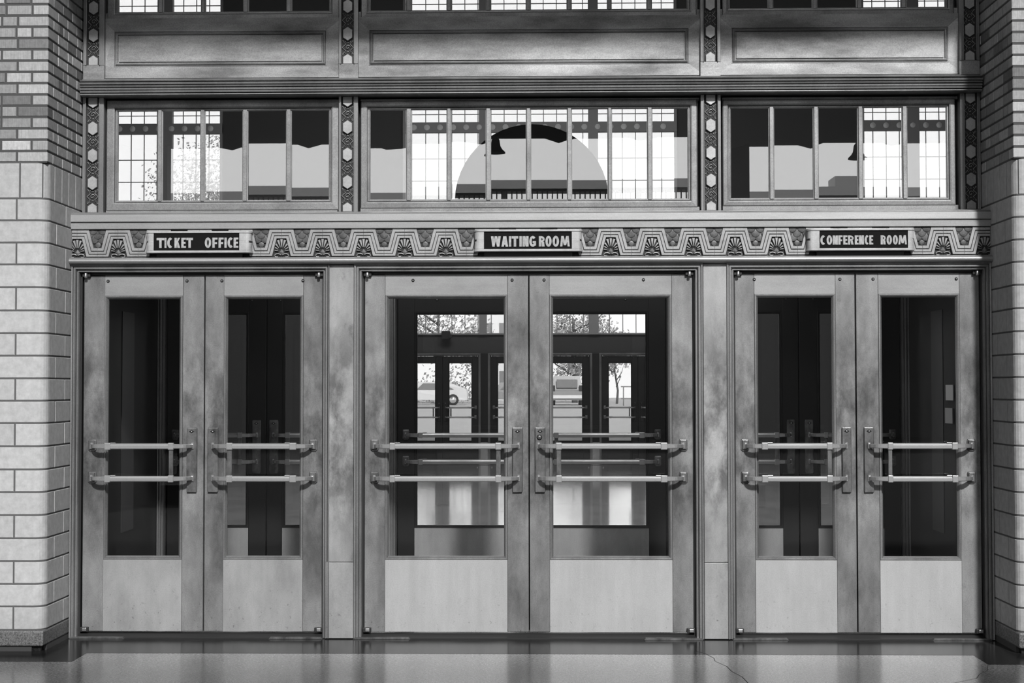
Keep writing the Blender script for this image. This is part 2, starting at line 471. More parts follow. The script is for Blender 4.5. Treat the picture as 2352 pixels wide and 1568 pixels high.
def make_leaf(i, name, glass='glass'):
    x0, x1, a0, a1, side, kick = LEAF[i]
    O = ((x0 + x1) / 2, 0, ZB); root = empty(name, O); th = .045
    B = lambda mb, nm, mat, par=root, bev=0.: mb.build(nm, M[mat], par, O, bev)
    lip = .021
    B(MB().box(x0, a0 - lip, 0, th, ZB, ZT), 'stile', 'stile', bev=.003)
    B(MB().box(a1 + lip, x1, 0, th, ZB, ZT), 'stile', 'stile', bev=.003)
    B(MB().box(a0 - lip + .0008, a1 + lip - .0008, 0.0006, th, GZ1 + lip, ZT - .0005), 'top_rail', 'rail')
    B(MB().box(a0 - lip + .0008, a1 + lip - .0008, 0.0002, th, ZB, GZ0 - lip), 'kick_panel', kick)
    gb = MB(); prof = [(lip, .012), (lip, -.001), (lip - .003, -.004), (lip - .008, -.004), (lip - .009, .001), (lip - .011, .001), (lip - .013, -.001), (.003, .006), (0, .010), (0, .024)]
    gb.frame(a0, a1, GZ0, GZ1, prof); B(gb, 'glazing_bead', 'moulding')
    B(MB().box(a0 - .004, a1 + .004, .019, .025, GZ0 - .004, GZ1 + .004), 'glass_pane', glass)
    if side == 'L': B(MB().box(x0 - .018, x0 + .018, .046, .052, ZB + .004, ZT - .004), 'astragal', 'darkmetal')
    # push bars
    mx, s0, s1, s2, s3, e, l0, l1 = BARX[i]
    dr = 1 if s1 > s0 else -1            # direction from outer mount towards latch
    YBAR = -.085
    for zc in (1.1405, .948):
        zm = zc + .002
        pb = MB(); a, b = sorted((s1 - dr * .004, s2 + dr * .004))
        pb.profile_x([(YBAR + .012, zc - .0165), (YBAR - .002, zc - .0165), (YBAR - .006, zc - .012), (YBAR - .006, zc + .004), (YBAR - .001, zc + .012), (YBAR + .004, zc + .0165), (YBAR + .012, zc + .0165)], a, b)
        po = B(pb, 'push_bar', 'bar')
        for (c0, c1) in ((s0, s1), (s2, s3)):
            a, b = sorted((c0, c1))
            po2 = MB().box(a, b, YBAR - .010, YBAR + .014, zc - .020, zc + .020); po2.build('collar', M['bar'], po, O, .002)
        a, b = sorted((s1, s1 + dr * .03))
        MB().box(a, b, YBAR - .002, YBAR + .012, zc + .016, zc + .0215).build('bar_clip', M['bar'], po, O, .001)
        for xa, xb, hook in ((s0 + dr * .004, mx, 1), (s3 - dr * .004, e, 0)):
            n = 12; sec = []
            for k in range(n + 1):
                t = k / n
                if t < .35: x = xa + (xb - xa) * t; y = YBAR + .002 + .004 * t
                else:
                    u_ = (t - .35) / .65
                    x = xa + (xb - xa) * (.35 + .65 * math.sin(u_ * PI / 2)); y = YBAR + .0034 + .077 * (1 - math.cos(u_ * PI / 2))
                sec.append((x, y, .0145 - .0035 * t))
            vs = []
            for k, (x, y, hh_) in enumerate(sec):
                x0_, y0_, _ = sec[max(0, k - 1)]; x1_, y1_, _ = sec[min(n, k + 1)]
                tx, ty = x1_ - x0_, y1_ - y0_; L_ = math.hypot(tx, ty); nx, ny = -ty / L_ * .006, tx / L_ * .006
                if ny > 0: nx, ny = -nx, -ny
                vs += [(x + nx, y + ny, zc - hh_ + .003), (x + nx, y + ny, zc + hh_ - .003), (x + nx * .5, y + ny * .5, zc + hh_), (x - nx, y - ny, zc + hh_), (x - nx, y - ny, zc - hh_), (x + nx * .5, y + ny * .5, zc - hh_)]
            fs = [(k * 6 + j, k * 6 + (j + 1) % 6, (k + 1) * 6 + (j + 1) % 6, (k + 1) * 6 + j) for k in range(n) for j in range(6)] + [tuple(range(6)), tuple(reversed(range(n * 6, n * 6 + 6)))]
            am = MB(); am.add(vs, fs); am.box(xb - .006, xb + .006, -.024, -.006, zc - .017, zc + .019)
            am.build('bar_arm', M['arm'], po, O)
        # outer mount plate: rounded octagon
        w, h = .025, .037; c = .011
        mp = MB().prism([(mx - w, zm - h + c), (mx - w + c, zm - h), (mx + w - c, zm - h), (mx + w, zm - h + c), (mx + w, zm + h - c), (mx + w - .004, zm + h), (mx - w + .004, zm + h), (mx - w, zm + h - c)], -.008, .0, .003)
        mp.box(mx - .017, mx + .017, -.020, -.006, zm - .022, zm + .030)
        mp.build('mount_plate', M['plate'], po, O, .002)
    # link between the bars
    a, b = sorted((s2, s3)); ins = .003
    B(MB().box(a + ins, b - ins, YBAR + .000, YBAR + .010, .948, 1.1405), 'link_bar', 'plate', bev=.0015)
    # latch plate
    lp = MB(); zb_, zt_ = .860, 1.250
    lp.prism([(l0, zb_ + .012), (l0 + .006, zb_), (l1 - .006, zb_), (l1, zb_ + .012), (l1, zt_ - .012), (l1 - .003, zt_), (l0 + .003, zt_), (l0, zt_ - .012)], -.007, 0, .0025)
    lp.box(l0 + .004, l1 - .004, -.016, -.006, zb_ + .004, zt_ - .004)
    lo = B(lp, 'latch_plate', 'plate', bev=.002)
    cx = (l0 + l1) / 2; kz = 1.226
    kh = MB().prism([(cx - .016, kz), (cx, kz - .010), (cx + .016, kz), (cx, kz + .010)], -.0185, -.0155, .001)
    kh.build('keyhole', M['hole'], lo, O)
    MB().lathe((cx, -.0185, kz), [(.0001, -.002), (.004, -.002), (.005, 0)], 12, 'y').build('key_barrel', M['steel'], lo, O)
    if i == 3:
        cy = MB().lathe((cx - .004, -.016, 1.190), [(.0001, -.010), (.010, -.010), (.0125, -.007), (.0135, 0)], 24, 'y')
        cy.build('lock_cylinder', M['plate'], lo, O)
        MB().lathe((cx - .004, -.0162, 1.190), [(.0001, -.0012), (.0165, -.0012), (.0165, 0)], 24, 'y').build('lock_ring', M['hole'], lo, O)
        MB().box(cx - .0052, cx - .0028, -.0268, -.0258, 1.183, 1.196).build('key_slot', M['hole'], lo, O)
    # screws near the top
    sx = [(a0 - .002, a1 + .045), (a0 - .035, a1 + .018), (a0 + .145, a1 + .05), (a0 - .053, a1 - .145), (a0 - .02, a1 + .05), (a0 - .05, a1 + .005)][i]
    for x in sx:
        z = 2.128
        so_ = B(MB().lathe((x, -.001, z), [(.0001, -.0045), (.0065, -.0045), (.008, -.003), (.0095, 0), (.0095, .002)], 16, 'y'), 'cap_screw', 'hole')
        MB().box(x - .0045, x + .0045, -.0062, -.0042, z - .0018, z + .0018).build('screw_slot', M['steel'], so_, O)
    # pivots at the hinge corners
    hx = x0 + .018 if side == 'R' else x1 - .018
    for z, nm in ((ZT - .004, 'top_pivot'), (ZB + .004, 'bottom_pivot')):
        pv = MB(); sgn = -1 if z > 1 else 1
        pv.box(hx - .024, hx + .024, -.022, .010, z - .006, z + sgn * .0 + .022 if z < 1 else z + .016)
        p = B(pv, nm, 'darkmetal', bev=.003)
        if z > 1: MB().lathe((hx, -.030, z - .012), [(.0001, 0), (.008, .001), (.009, .004), (.009, .026), (.007, .028)], 14).build('pivot_pin', M['steel'], p, O)
        else: MB().box(hx - .009, hx + .015, -.028, -.020, z + .000, z + .018).build('pivot_pin', M['steel'], p, O, .002)
    return root
pairtxt = ['under the ticket office sign', 'under the waiting room sign', 'under the conference room sign']
leaves = []
for i in range(6):
    r = make_leaf(i, 'door_%d' % (i + 1)); leaves.append(r)
    tag(r, '%s leaf of the front bronze double doors %s' % (('left', 'right')[i % 2], pairtxt[i // 2]), 'door', kind='structure')

# ================================================================== CASINGS, MULLION PANELS, THRESHOLD
OPEN = [(-2.787, -1.324), (-1.090, .890), (1.121, 2.588)]
CZ_ = 2.178
def casing_mesh(k):
    x0, x1 = OPEN[k]; mb = MB()
    wo = [.042, .044, .044][k]
    prof = [(0, .05), (0, -.030), (.004, -.042), (.010, -.042), (.011, -.036), (.014, -.036), (.016, -.052), (.020, -.058), (.028, -.058), (.029, -.050), (.032, -.050), (.034, -.060), (wo, -.062), (wo, .02)]
    mb.frame(x0, x1, .006, CZ_, prof, 'LTR'); return mb
casings = []
for k in range(3):
    c = casing_mesh(k).build('trim_%d' % (k + 1), M['moulding'])
    tag(c, 'moulded bronze casing around the door pair %s' % pairtxt[k], 'trim', kind='structure')
    rb = MB(); x0, x1 = OPEN[k]
    rb.box(x0 - .03, x1 + .03, .002, .055, CZ_ - .013, CZ_ + .03)
    rb.box(x0 - .01, x0 + .0085, -.002, .055, .006, CZ_); rb.box(x1 - .0085, x1 + .01, -.002, .055, .006, CZ_)
    rb.box(x0 - .01, x0 + .035, .046, .058, .006, CZ_); rb.box(x1 - .035, x1 + .01, .046, .058, .006, CZ_)
    rb.build('door_rebate', M['darkmetal'], c)
    casings.append(c)
mulls = []
for k, (a, b) in enumerate(((-1.300, -1.134), (.934, 1.093))):
    m1 = MB().box(a + .004, b - .004, -.050, .06, .36 + .095, 2.214); m1.box(a - .0, b, -.040, .06, .004, 2.222)
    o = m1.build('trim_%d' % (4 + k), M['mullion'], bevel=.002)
    tag(o, ('blotchy bronze mullion panel between the left and middle door pairs', 'blotchy bronze mullion panel between the middle and right door pairs')[k], 'trim', kind='structure')
    MB().box(a + .004, b - .004, -.053, -.04, .006, .452).build('lower_panel', M['kickworn'], o, bevel=.0015)
    mulls.append(o)
th = MB()
th.profile_x([(-.035, .0), (-.035, .006), (-.02, .012), (.0, .024), (.05, .024), (.05, 0)], XL, XR)
tho = th.build('trim_6', M['darkmetal']); tag(tho, 'dark metal threshold running under all the front doors', 'threshold', kind='structure')
for x0, x1 in ((-2.83, -2.50), (-1.64, -1.32), (-1.14, -.80), (.58, .93), (1.10, 1.43), (2.27, 2.62)):
    pl = MB(); pl.prism([(x0, .0), (x1, .0), (x1 - .01, .012), (x0 + .01, .012)], -.062, -.030, .002)
    pl.build('pivot_cover_plate', M['plate'], tho)

# ================================================================== LINTEL
lt = MB()
ZL0, ZL1 = 2.222, 2.531
lt.box(XL, XR, -.030, .06, ZL0, 2.44)
# two flat bands with a groove between and a sill bead on top
lt.profile_x([(.06, 2.434), (-.052, 2.434), (-.060, 2.437), (-.060, 2.471), (-.056, 2.4725), (-.048, 2.4735), (-.048, 2.4765), (-.062, 2.478), (-.064, 2.481), (-.062, 2.521), (-.056, 2.5235), (-.05, 2.526), (-.054, 2.530), (-.046, 2.5345), (.12, 2.556), (.12, 2.44)], XL, XR)
lin = lt.build('trim_7', M['band']); tag(lin, 'long bronze lintel carrying the zigzag frieze and the three signs', 'lintel', kind='structure')
bead = []
for k in range(11):
    q = PI * (k / 10) - PI / 2
    bead.append((-.066 - .030 * math.cos(q), 2.2425 + .0200 * math.sin(q)))
prof = [(.0, 2.2225)] + bead + [(-.050, 2.266), (0, 2.266)]
MB().profile_x(prof, XL, XR).build('bead_moulding', M['band'], lin)
u = 1.325e-4 * .995
ZF_TOP = 2.431; P = .2455
def fz(y): return ZF_TOP - (y - 105) * u
X0F = .392
bands = MB(); fc = []
kmin = -13; kmax = 9
YFZ = -.050
def clipx(poly):
    out = poly
    for lim, s in ((XL + .002, 1), (XR - .002, -1)):
        res = []
        for p, q in zip(out, out[1:] + out[:1]):
            pin, qin = (p[0] - lim) * s >= 0, (q[0] - lim) * s >= 0
            if pin: res.append(p)
            if pin != qin:
                t = (lim - p[0]) / (q[0] - p[0]); res.append((lim, p[1] + (q[1] - p[1]) * t))
        out = res
        if len(out) < 3: return None
    return out
SIGNX = [(-2.395, -1.745), (-.428, .235), (1.54, 2.19)]
def undersign(x): return any(a + .06 < x < b - .06 for a, b in SIGNX)
half = P / 2 / u
for k in range(kmin, kmax + 1):
    cx = X0F + k * P
    if cx < XL - .2 or cx > XR + .2: continue
    fc.append(cx)
    for (yt0, ht0, yt1, ht1, yb0, hb0, yb1, hb1) in ((108, 545, 238, 430, 922, 750, 1058, 652), (268, 425, 376, 325, 1088, 640, 1200, 552), (402, 318, 512, 215, 1222, 536, 1318, 425)):
        for s in (-1, 1):
            pts = [(0, yt0), (ht0, yt0), (hb0, yb0), (half, yb0), (half, yb1), (hb1, yb1), (ht1, yt1), (0, yt1)]
            poly = clipx([(cx + s * x * u, fz(y)) for x, y in pts])
            if poly: bands.prism(poly, YFZ, -.028, .0018)
bands.build('zigzag_band', M['frieze'], lin)
MB().box(XL + .001, XR - .001, -.0315, -.0295, 2.2655, 2.4335).build('frieze_background', M['friezeback'], lin)
for cx in fc:
    if XL + .02 < cx < XR - .03 and not undersign(cx):
        fn = MB(); bx, by = 0, 1100
        for ang, L0, L1, w in ((0, 180, 560, 62), (17, 190, 545, 58), (-17, 190, 545, 58), (38, 190, 430, 42), (-38, 190, 430, 42), (58, 170, 350, 34), (-58, 170, 350, 34), (79, 150, 320, 26), (-79, 150, 320, 26)):
            q = math.radians(ang); dx, dy = math.sin(q), -math.cos(q); nx, ny = -dy, dx
            def lim(x, y):
                y = max(y, 545); hw = 225 + (y - 515) * .262
                return max(-hw, -(cx - XL - .003) / u, min(hw, x)), y
            pts = [lim(bx + dx * L0 - nx * 12, by + dy * L0 - ny * 12), lim(bx + dx * L1 - nx * w, by + dy * L1 - ny * w),
                   lim(bx + dx * L1 + nx * w, by + dy * L1 + ny * w), lim(bx + dx * L0 + nx * 12, by + dy * L0 + ny * 12)]
            fn.prism([(cx + x * u, fz(y)) for x, y in pts], -.046, -.029, .0016)
        # central diamond pyramid
        c = (cx, -.056, fz(1140))
        ring = [(cx + 110 * u, -.038, fz(1145)), (cx, -.038, fz(985)), (cx - 110 * u, -.038, fz(1145)), (cx, -.038, fz(1270))]
        fn.add([c] + ring + [(x, -.029, z) for x, _, z in ring], [(0, 1, 2), (0, 2, 3), (0, 3, 4), (0, 4, 1), (1, 5, 6, 2), (2, 6, 7, 3), (3, 7, 8, 4), (4, 8, 5, 1)])
        for s in (-1, 1):
            pts = []
            for k in range(12):
                q = math.radians(20 + k * 25); r = (190 - k * 9)
                pts.append((cx + s * (185 + -math.cos(q) * r * .9 + 10) * u, -.040, fz(1290 - math.sin(q) * r * .55)))
            pts = [p for p in pts if p[2] > 2.2675]
            fn.tube(pts, [.0036 - .0001 * k for k in range(len(pts))], 6)
        fo = fn.build('fan_ornament', M['frieze'], lin)
for k in range(kmin, kmax + 2):
    cx = X0F + (k - .5) * P
    if XL + .07 < cx < XR - .05 and not undersign(cx):
        sc = MB()
        def hw(y): return (P / 2 / u - 545) - (y - 105) * (205 / 815) - 12
        for (dx, y, r, dep) in ((0, 775, 128, .0355), (-172, 520, 190, .038), (172, 520, 190, .038), (0, 318, 202, .041), (-405, 300, 190, .041), (405, 300, 190, .041), (-218, 95, 215, .044), (218, 95, 215, .044)):
            n = 28; vs = [(cx + dx * u, -dep - .0012, fz(max(108, y)))]
            for ri, (rr, yy) in enumerate(((.45, .0010), (.80, .0002), (.88, -.0004), (.93, .0012), (.985, .0008), (1.0, -.0028))):
                for j in range(n):
                    q = 2 * PI * j / n; X = dx + r * rr * math.cos(q); Y = y + r * rr * math.sin(q)
                    Y = max(108, min(915, Y)); h_ = hw(Y); X = max(-h_, min(h_, X))
                    vs.append((cx + X * u, -dep - yy, fz(Y)))
            fs = [(0, 1 + j, 1 + (j + 1) % n) for j in range(n)]
            for ri in range(5):
                for j in range(n):
                    fs.append((1 + ri * n + j, 1 + (ri + 1) * n + j, 1 + (ri + 1) * n + (j + 1) % n, 1 + ri * n + (j + 1) % n))
            sc.add(vs, fs)
        sc.build('scale_ornament', M['scale'], lin)

# ================================================================== SIGNS
def arc(cx, cz, rx, rz, t, a0, a1, n=16):
    o = [(cx + rx * math.cos(math.radians(a0 + (a1 - a0) * k / n)), cz + rz * math.sin(math.radians(a0 + (a1 - a0) * k / n))) for k in range(n + 1)]
    i = [(cx + (rx - t) * math.cos(math.radians(a0 + (a1 - a0) * k / n)), cz + (rz - t) * math.sin(math.radians(a0 + (a1 - a0) * k / n))) for k in range(n + 1)]
    return [[o[k], o[k + 1], i[k + 1], i[k]] for k in range(n)]
def rect(x0, x1, z0, z1): return [(x0, z0), (x1, z0), (x1, z1), (x0, z1)]
def dia(xa, xb, t, z0=0., z1=1.): return [(xa, z0), (xa + t, z0), (xb + t, z1), (xb, z1)]
def glyph(ch, w, t=.25):
    """polygons of a bold capital in a box w wide, 1 high"""
    if ch == 'I': return [rect(0, w, 0, 1)]
    if ch == 'T': return [rect(0, w, 1 - t, 1), rect(w / 2 - t / 2, w / 2 + t / 2, 0, 1 - t + .001)]
    if ch == 'E': return [rect(0, t, 0, 1), rect(t, w, 1 - t * .8, 1), rect(t, w * .92, .5 - t * .4, .5 + t * .4), rect(t, w, 0, t * .8)]
    if ch == 'F': return [rect(0, t, 0, 1), rect(t, w, 1 - t * .8, 1), rect(t, w * .9, .45 - t * .35, .45 + t * .45)]
    if ch == 'C': return arc(w * .56, .5, w * .56, .52, t, 50, 310)
    if ch == 'G': return arc(w * .52, .5, w * .52, .52, t, 42, 330) + [rect(w * .5, w, .34, .52), rect(w - t * .85, w, .1, .36)]
    if ch == 'O': return arc(w / 2, .5, w / 2, .52, t * .95, 0, 360, 28)
    if ch == 'K': return [rect(0, t, 0, 1), [(t, .38), (t, .62), (w - t * 1.05, 1), (w, 1)], [(t * 1.05, .42), (t * 1.5, .68), (w, 0), (w - t * 1.15, 0)]]
    if ch == 'R': return [rect(0, t, 0, 1)] + arc(t * .9, .70, w - t * .9, .30, t * .8, -90, 90, 12) + [rect(t * .5, t * .95, 1 - t * .8, 1), rect(t * .5, t * .95, .40, .40 + t * .8), [(t * 1.15, .42), (t * 2.1, .46), (w, 0), (w - t * 1.1, 0)]]
    if ch == 'N': return [rect(0, t * .95, 0, 1), rect(w - t * .95, w, 0, 1), [(t * .2, 1), (t * 1.2, 1), (w - t * .2, 0), (w - t * 1.2, 0)]]
    if ch == 'A': return [dia(0, w / 2 - t * .62, t), [(w - t, 0), (w, 0), (w / 2 + t * .62, 1), (w / 2 - t * .38, 1)], rect(w * .28, w * .72, .18, .36)]
    if ch == 'W': 
        q = w / 4; return [[(q * .55, 0), (q * .55 + t, 0), (t, 1), (0, 1)], [(q * .55, 0), (q * .55 + t * .9, 0), (w / 2 + t * .4, 1), (w / 2 - t * .5, 1)],
                           [(w - q * .55 - t, 0), (w - q * .55, 0), (w / 2 + t * .5, 1), (w / 2 - t * .4, 1)], [(w - q * .55 - t, 0), (w - q * .55, 0), (w, 1), (w - t, 1)]]
    if ch == 'M': return [[(0, 0), (t * .9, 0), (t * 1.2, 1), (t * .45, 1)], [(w - t * .9, 0), (w, 0), (w - t * .45, 1), (w - t * 1.2, 1)],
                          [(t * .45, 1), (t * 1.45, 1), (w / 2 + t * .45, .12), (w / 2 - t * .45, .12)], [(w - t * 1.45, 1), (w - t * .45, 1), (w / 2 + t * .45, .12), (w / 2 - t * .45, .12)]]
SG = [dict(x=(-2.375, -1.741), b=(-2.323, -1.814), z=(2.264, 2.420), bz=(2.302, 2.404), o=793, s=.509 / 772, top=(262, 353, 222), pm='ticket office',
        L=[('T', 818, 888), ('I', 890, 908), ('C', 915, 962), ('K', 980, 1032), ('E', 1042, 1084), ('T', 1087, 1148), ('O', 1255, 1312), ('F', 1323, 1370), ('F', 1379, 1425), ('I', 1432, 1453), ('C', 1461, 1510), ('E', 1515, 1558)]),
      dict(x=(-.420, .223), b=(-.359, .158), z=(2.271, 2.425), bz=(2.305, 2.407), o=283, s=.517 / 790, top=(245, 340, 205), pm='waiting room',
        L=[('W', 345, 434), ('A', 440, 500), ('I', 507, 528), ('T', 532, 592), ('I', 602, 624), ('N', 630, 685), ('G', 691, 752), ('R', 778, 830), ('O', 837, 893), ('O', 901, 960), ('M', 970, 1057)]),
      dict(x=(1.546, 2.178), b=(1.618, 2.133), z=(2.270, 2.424), bz=(2.304, 2.407), o=718, s=.515 / 792, top=(240, 323, 196), pm='conference room',
        L=[('C', 724, 768), ('O', 780, 830), ('N', 835, 882), ('F', 886, 924), ('E', 930, 968), ('R', 973, 1024), ('E', 1034, 1068), ('N', 1071, 1117), ('C', 1123, 1160), ('E', 1164, 1200), ('R', 1267, 1312), ('O', 1320, 1368), ('O', 1376, 1422), ('M', 1426, 1503)])]
for si, q in enumerate(SG):
    x0, x1 = q['x']; b0, b1 = q['b']; z0, z1 = q['z']; c0, c1 = q['bz']
    O = ((x0 + x1) / 2, -.05, z0); root = empty('direction_sign', O)
    tag(root, 'long bronze sign box lettered %s over the %s door pair' % (q['pm'].upper(), ('left', 'middle', 'right')[si]), 'sign')
    yb, yf = -.052, -.112
    # case with rounded ends, a top and a bottom rail
    def plan(x0, x1, yf, r):
        pts = [(x1, yb)]
        for k in range(7):
            a = k / 6 * PI / 2; pts.append((x1 - r + r * math.cos(a), yf + r - r * math.sin(a)))
        for k in range(7):
            a = PI / 2 + k / 6 * PI / 2; pts.append((x0 + r + r * math.cos(a), yf + r - r * math.sin(a)))
        pts.append((x0, yb)); return pts
    def slab(mb, pl, za, zb):
        n = len(pl); mb.add([(x, y, za) for x, y in pl] + [(x, y, zb) for x, y in pl],
            [tuple(range(n)), tuple(reversed(range(n, 2 * n)))] + [(i, n + i, n + (i + 1) % n, (i + 1) % n) for i in range(n)], False)
    c = MB(); slab(c, plan(x0, x1, yf, .03), c0 - .014, c0 - .001); slab(c, plan(x0, x1, yf, .03), c1 + .001, c1 + .013)
    c.build('case_rail', M['signmetal'], root, O, .0015)
    for (e0, e1, sg) in ((x0 + .004, b0 - .001, -1), (b1 + .001, x1 - .004, 1)):
        mb = MB(); r = .026; yy = yf + .004
        pl = [(e1, yb), (e1, yy), (e0 + r, yy)] + [(e0 + r - r * math.sin(a / 5 * PI / 2), yy + r - r * math.cos(a / 5 * PI / 2)) for a in range(1, 6)] + [(e0, yb)]
        if sg > 0: pl = [(e0 + e1 - x, y) for x, y in pl][::-1]
        hm = (c0 + c1) / 2
        slab(mb, pl, c0, hm - .006); slab(mb, pl, hm + .006, c1)
        pl2 = [(min(max(x, e0 + (.012 if sg < 0 else 0)), e1 - (.012 if sg > 0 else 0)), y) for x, y in pl]
        slab(mb, pl2, hm - .006, hm + .006)
        mb.build('end_cap', M['signmetal'], root, O, .001)
    bo = MB().box(b0, b1, yf + .008, yb, c0 - .0005, c1 + .0005).build('name_board', M['signblack'], root, O)
    MB().box(x0 + .06, x1 - .06, -.070, -.03, 2.262, z0 + .02).build('back_bracket', M['darkmetal'], root, O)
    hh = (q['top'][1] - q['top'][0]) * q['s']; zt = c1 - (q['top'][0] - q['top'][2]) * q['s']
    for ch, a, b in q['L']:
        xx = b0 + (a - q['o']) * q['s']; w = (b - a) * q['s'] / hh
        lm = MB()
        for k, poly in enumerate(glyph(ch, w, .235)):
            lm.prism([(xx + x * hh, zt - hh + z * hh) for x, z in poly], yf + .0055 - .0002 * k % .001, yf + .0085)
        lm.build('letter_' + ch.lower(), M['letter'], bo, O)

# ================================================================== UPPER FRAMING (set back)
FY = .16
ub = MB()
ub.box(XL, XR, .08, .30, 3.30, 3.37)
# spandrel back sheet and rails
sheet = MB().box(XL, XR, FY + .006, .30, 3.35, 3.79).build('trim_8', M['sheet'])
tag(sheet, 'bronze spandrel with three long moulded panels above the ribbed ledge', 'spandrel', kind='structure')
PN = [(-2.641, -1.335), (-1.073, .879), (1.139, 2.451)]
FR = [(-2.688, -1.266), (-1.125, .942), (1.082, 2.505)]
for k in range(3):
    a, b = PN[k]; f0, f1 = FR[k]
    pm = MB(); pz0, pz1 = 3.457, 3.674
    pm.frame(a + .028, b - .028, pz0 + .030, pz1 - .028, [(-.01, FY + .004), (0, FY + .001), (.002, FY + .008), (.005, FY + .008), (.008, FY - .004), (.014, FY - .008), (.020, FY - .004), (.023, FY + .004), (.025, FY + .004), (.027, FY - .003), (.030, FY - .003)])
    # gently dished mitred surround
    x0, x1, z0, z1 = a - .002, b + .002, pz0 - .002, pz1 + .002
    X0, X1, Z0, Z1 = (f0 - .03, f1 + .03, 3.385, 3.752)
    ins = [(x0, FY - .002, z0), (x1, FY - .002, z0), (x1, FY - .002, z1), (x0, FY - .002, z1)]
    outs = [(X0, FY - .004, Z0), (X1, FY - .004, Z0), (X1, FY - .012, Z1), (X0, FY - .012, Z1)]
    pm.add(ins + outs, [(0, 1, 5, 4), (1, 2, 6, 5), (2, 3, 7, 6), (3, 0, 4, 7)])
    o = pm.build('panel_moulding', M['sheet'], sheet)
    MB().box(a + .03, b - .03, FY - .001, FY + .008, pz0 + .03, pz1 - .03).build('panel_field', M['sheet'], sheet)
# ribbed ledge
lz = [3.267, 3.275, 3.283, 3.296, 3.309, 3.322, 3.336, 3.349, 3.362]
lp = [(.30, 3.262), (.078, 3.262), (.062, 3.266), (.062, 3.272), (.080, 3.274), (.080, 3.278), (.058, 3.279), (.056, 3.290), (.066, 3.291), (.066, 3.294), (.054, 3.295), (.053, 3.305), (.068, 3.306), (.068, 3.310), (.048, 3.311), (.045, 3.320), (.060, 3.321), (.060, 3.325), (.042, 3.326), (.040, 3.337), (.075, 3.339), (.075, 3.345), (.052, 3.347), (.050, 3.353), (.090, 3.358), (.110, 3.372), (.30, 3.372)]
ledge = MB().profile_x(lp[::-1], XL + .012, XR - .01).build('trim_9', M['moulding'])
tag(ledge, 'ribbed bronze ledge running above the lower row of windows', 'ledge', kind='structure')

# posts with hexagon bosses
POST = [(-2.824, -2.802, -2.725, -2.695), (-1.254, -1.238, -1.164, -1.137), (.947, .968, 1.047, 1.068), (2.510, 2.537, 2.610, 2.631)]
wherep = ['beside the left brick pier', 'between the left and middle windows', 'between the middle and right windows', 'beside the right brick pier']
tn = 10
hexv = None
protos = {}
def ornament(O):
    """dark relief tile: zigzag diamond outline, spiral and corner curls, centred at O"""
    mb = MB(); w, h = .036, .078 / 2
    for s in (-1, 1):
        mb.tube([(s * .014, 0, h), (s * .022, -.001, h * .72), (s * .013, -.001, h * .52), (s * .034, -.002, 0), (s * .013, -.001, -h * .52), (s * .022, -.001, -h * .72), (s * .014, 0, -h)], .0021, 5)
        for t in (-1, 1):
            mb.tube([(s * (.030 + .004 * math.cos(q * .9)), .001, t * (h * .95 + .006 * math.sin(q * .9))) for q in range(6)], .0018, 5)
            mb.tube([(s * (.0 + .006 * math.cos(q)), .001, t * (h * .72) + .005 * math.sin(q)) for q in range(4)], .0016, 5)
    mb.tube([((.017 - .0013 * k) * math.cos(k * .62), -.001, (.017 - .0013 * k) * math.sin(k * .62)) for k in range(12)], .0021, 5)
    return mb
def place_post(k, z0, z1, hexz, orn, lev):
    global tn
    a, b, c, d_ = POST[k]
    O = ((a + d_) / 2, .13, z0)
    body = MB(); body.box(a, b - .002, .125, .28, z0, z1); body.box(c + .002, d_, .125, .28, z0, z1); body.box(b - .003, c + .003, .145, .28, z0, z1)
    body.box(b - .006, b - .001, .119, .13, z0, z1); body.box(c + .001, c + .006, .119, .13, z0, z1)
    o = body.build('trim_%d' % tn, M['moulding'], None, O, .0015); tn += 1
    tag(o, 'ornamented bronze post %s %s, %s the ribbed ledge' % (wherep[k], ('in the lower row', 'in the upper row')[lev], ('below', 'above')[lev]), 'post', kind='structure')
    cx = (b + c) / 2; w = .0285
    MB().box(b - .001, c + .001, .1425, .146, z0 + .001, z1 - .001).build('inlay_strip', M['friezeback'], o, O)
    for z in hexz:
        h1, h2 = .043, .024
        poly = [(cx, z - h1), (cx + w, z - h2), (cx + w, z + h2), (cx, z + h1), (cx - w, z + h2), (cx - w, z - h2)]
        out = []
        for p, q in zip(poly, poly[1:] + poly[:1]):
            for lim, s in ((z0 + .001, 1), (z1 - .001, -1)): pass
        def clipz(pl, lim, s):
            r = []
            for p, q in zip(pl, pl[1:] + pl[:1]):
                pi, qi = (p[1] - lim) * s >= 0, (q[1] - lim) * s >= 0
                if pi: r.append(p)
                if pi != qi:
                    t = (lim - p[1]) / (q[1] - p[1]); r.append((p[0] + (q[0] - p[0]) * t, lim))
            return r
        poly = clipz(poly, z0 + .001, 1)
        if len(poly) > 2: poly = clipz(poly, z1 - .001, -1)
        if len(poly) > 2: MB().prism(poly, .128, .146, .002).build('hexagon_boss', M['boss'], o, O)
    for z in orn:
        me = ornament(None)
        if 'orn' not in protos:
            oo = me.build('relief_ornament', M['orn'], o); protos['orn'] = oo
        else:
            oo = protos['orn'].copy(); COL.objects.link(oo); oo.parent = o
        oo.location = (cx - O[0], .138 - O[1], z - O[2])
for k in range(4):
    dz = .0
    place_post(k, 2.556, 3.262, [2.556 + .015, 2.738, 2.906, 3.073, 3.240], [2.655, 2.822, 2.990, 3.157], 0)
    place_post(k, 3.46, ZTOP, [3.464 + .015, 3.646, 3.815, 3.983, 4.15, 4.318, 4.486], [3.563, 3.730, 3.898, 4.066, 4.234, 4.40], 1)
bs = MB()
for k in range(4): a, b, c, d_ = POST[k]; bs.box(a, d_, .128, .3, 3.372, 3.46)
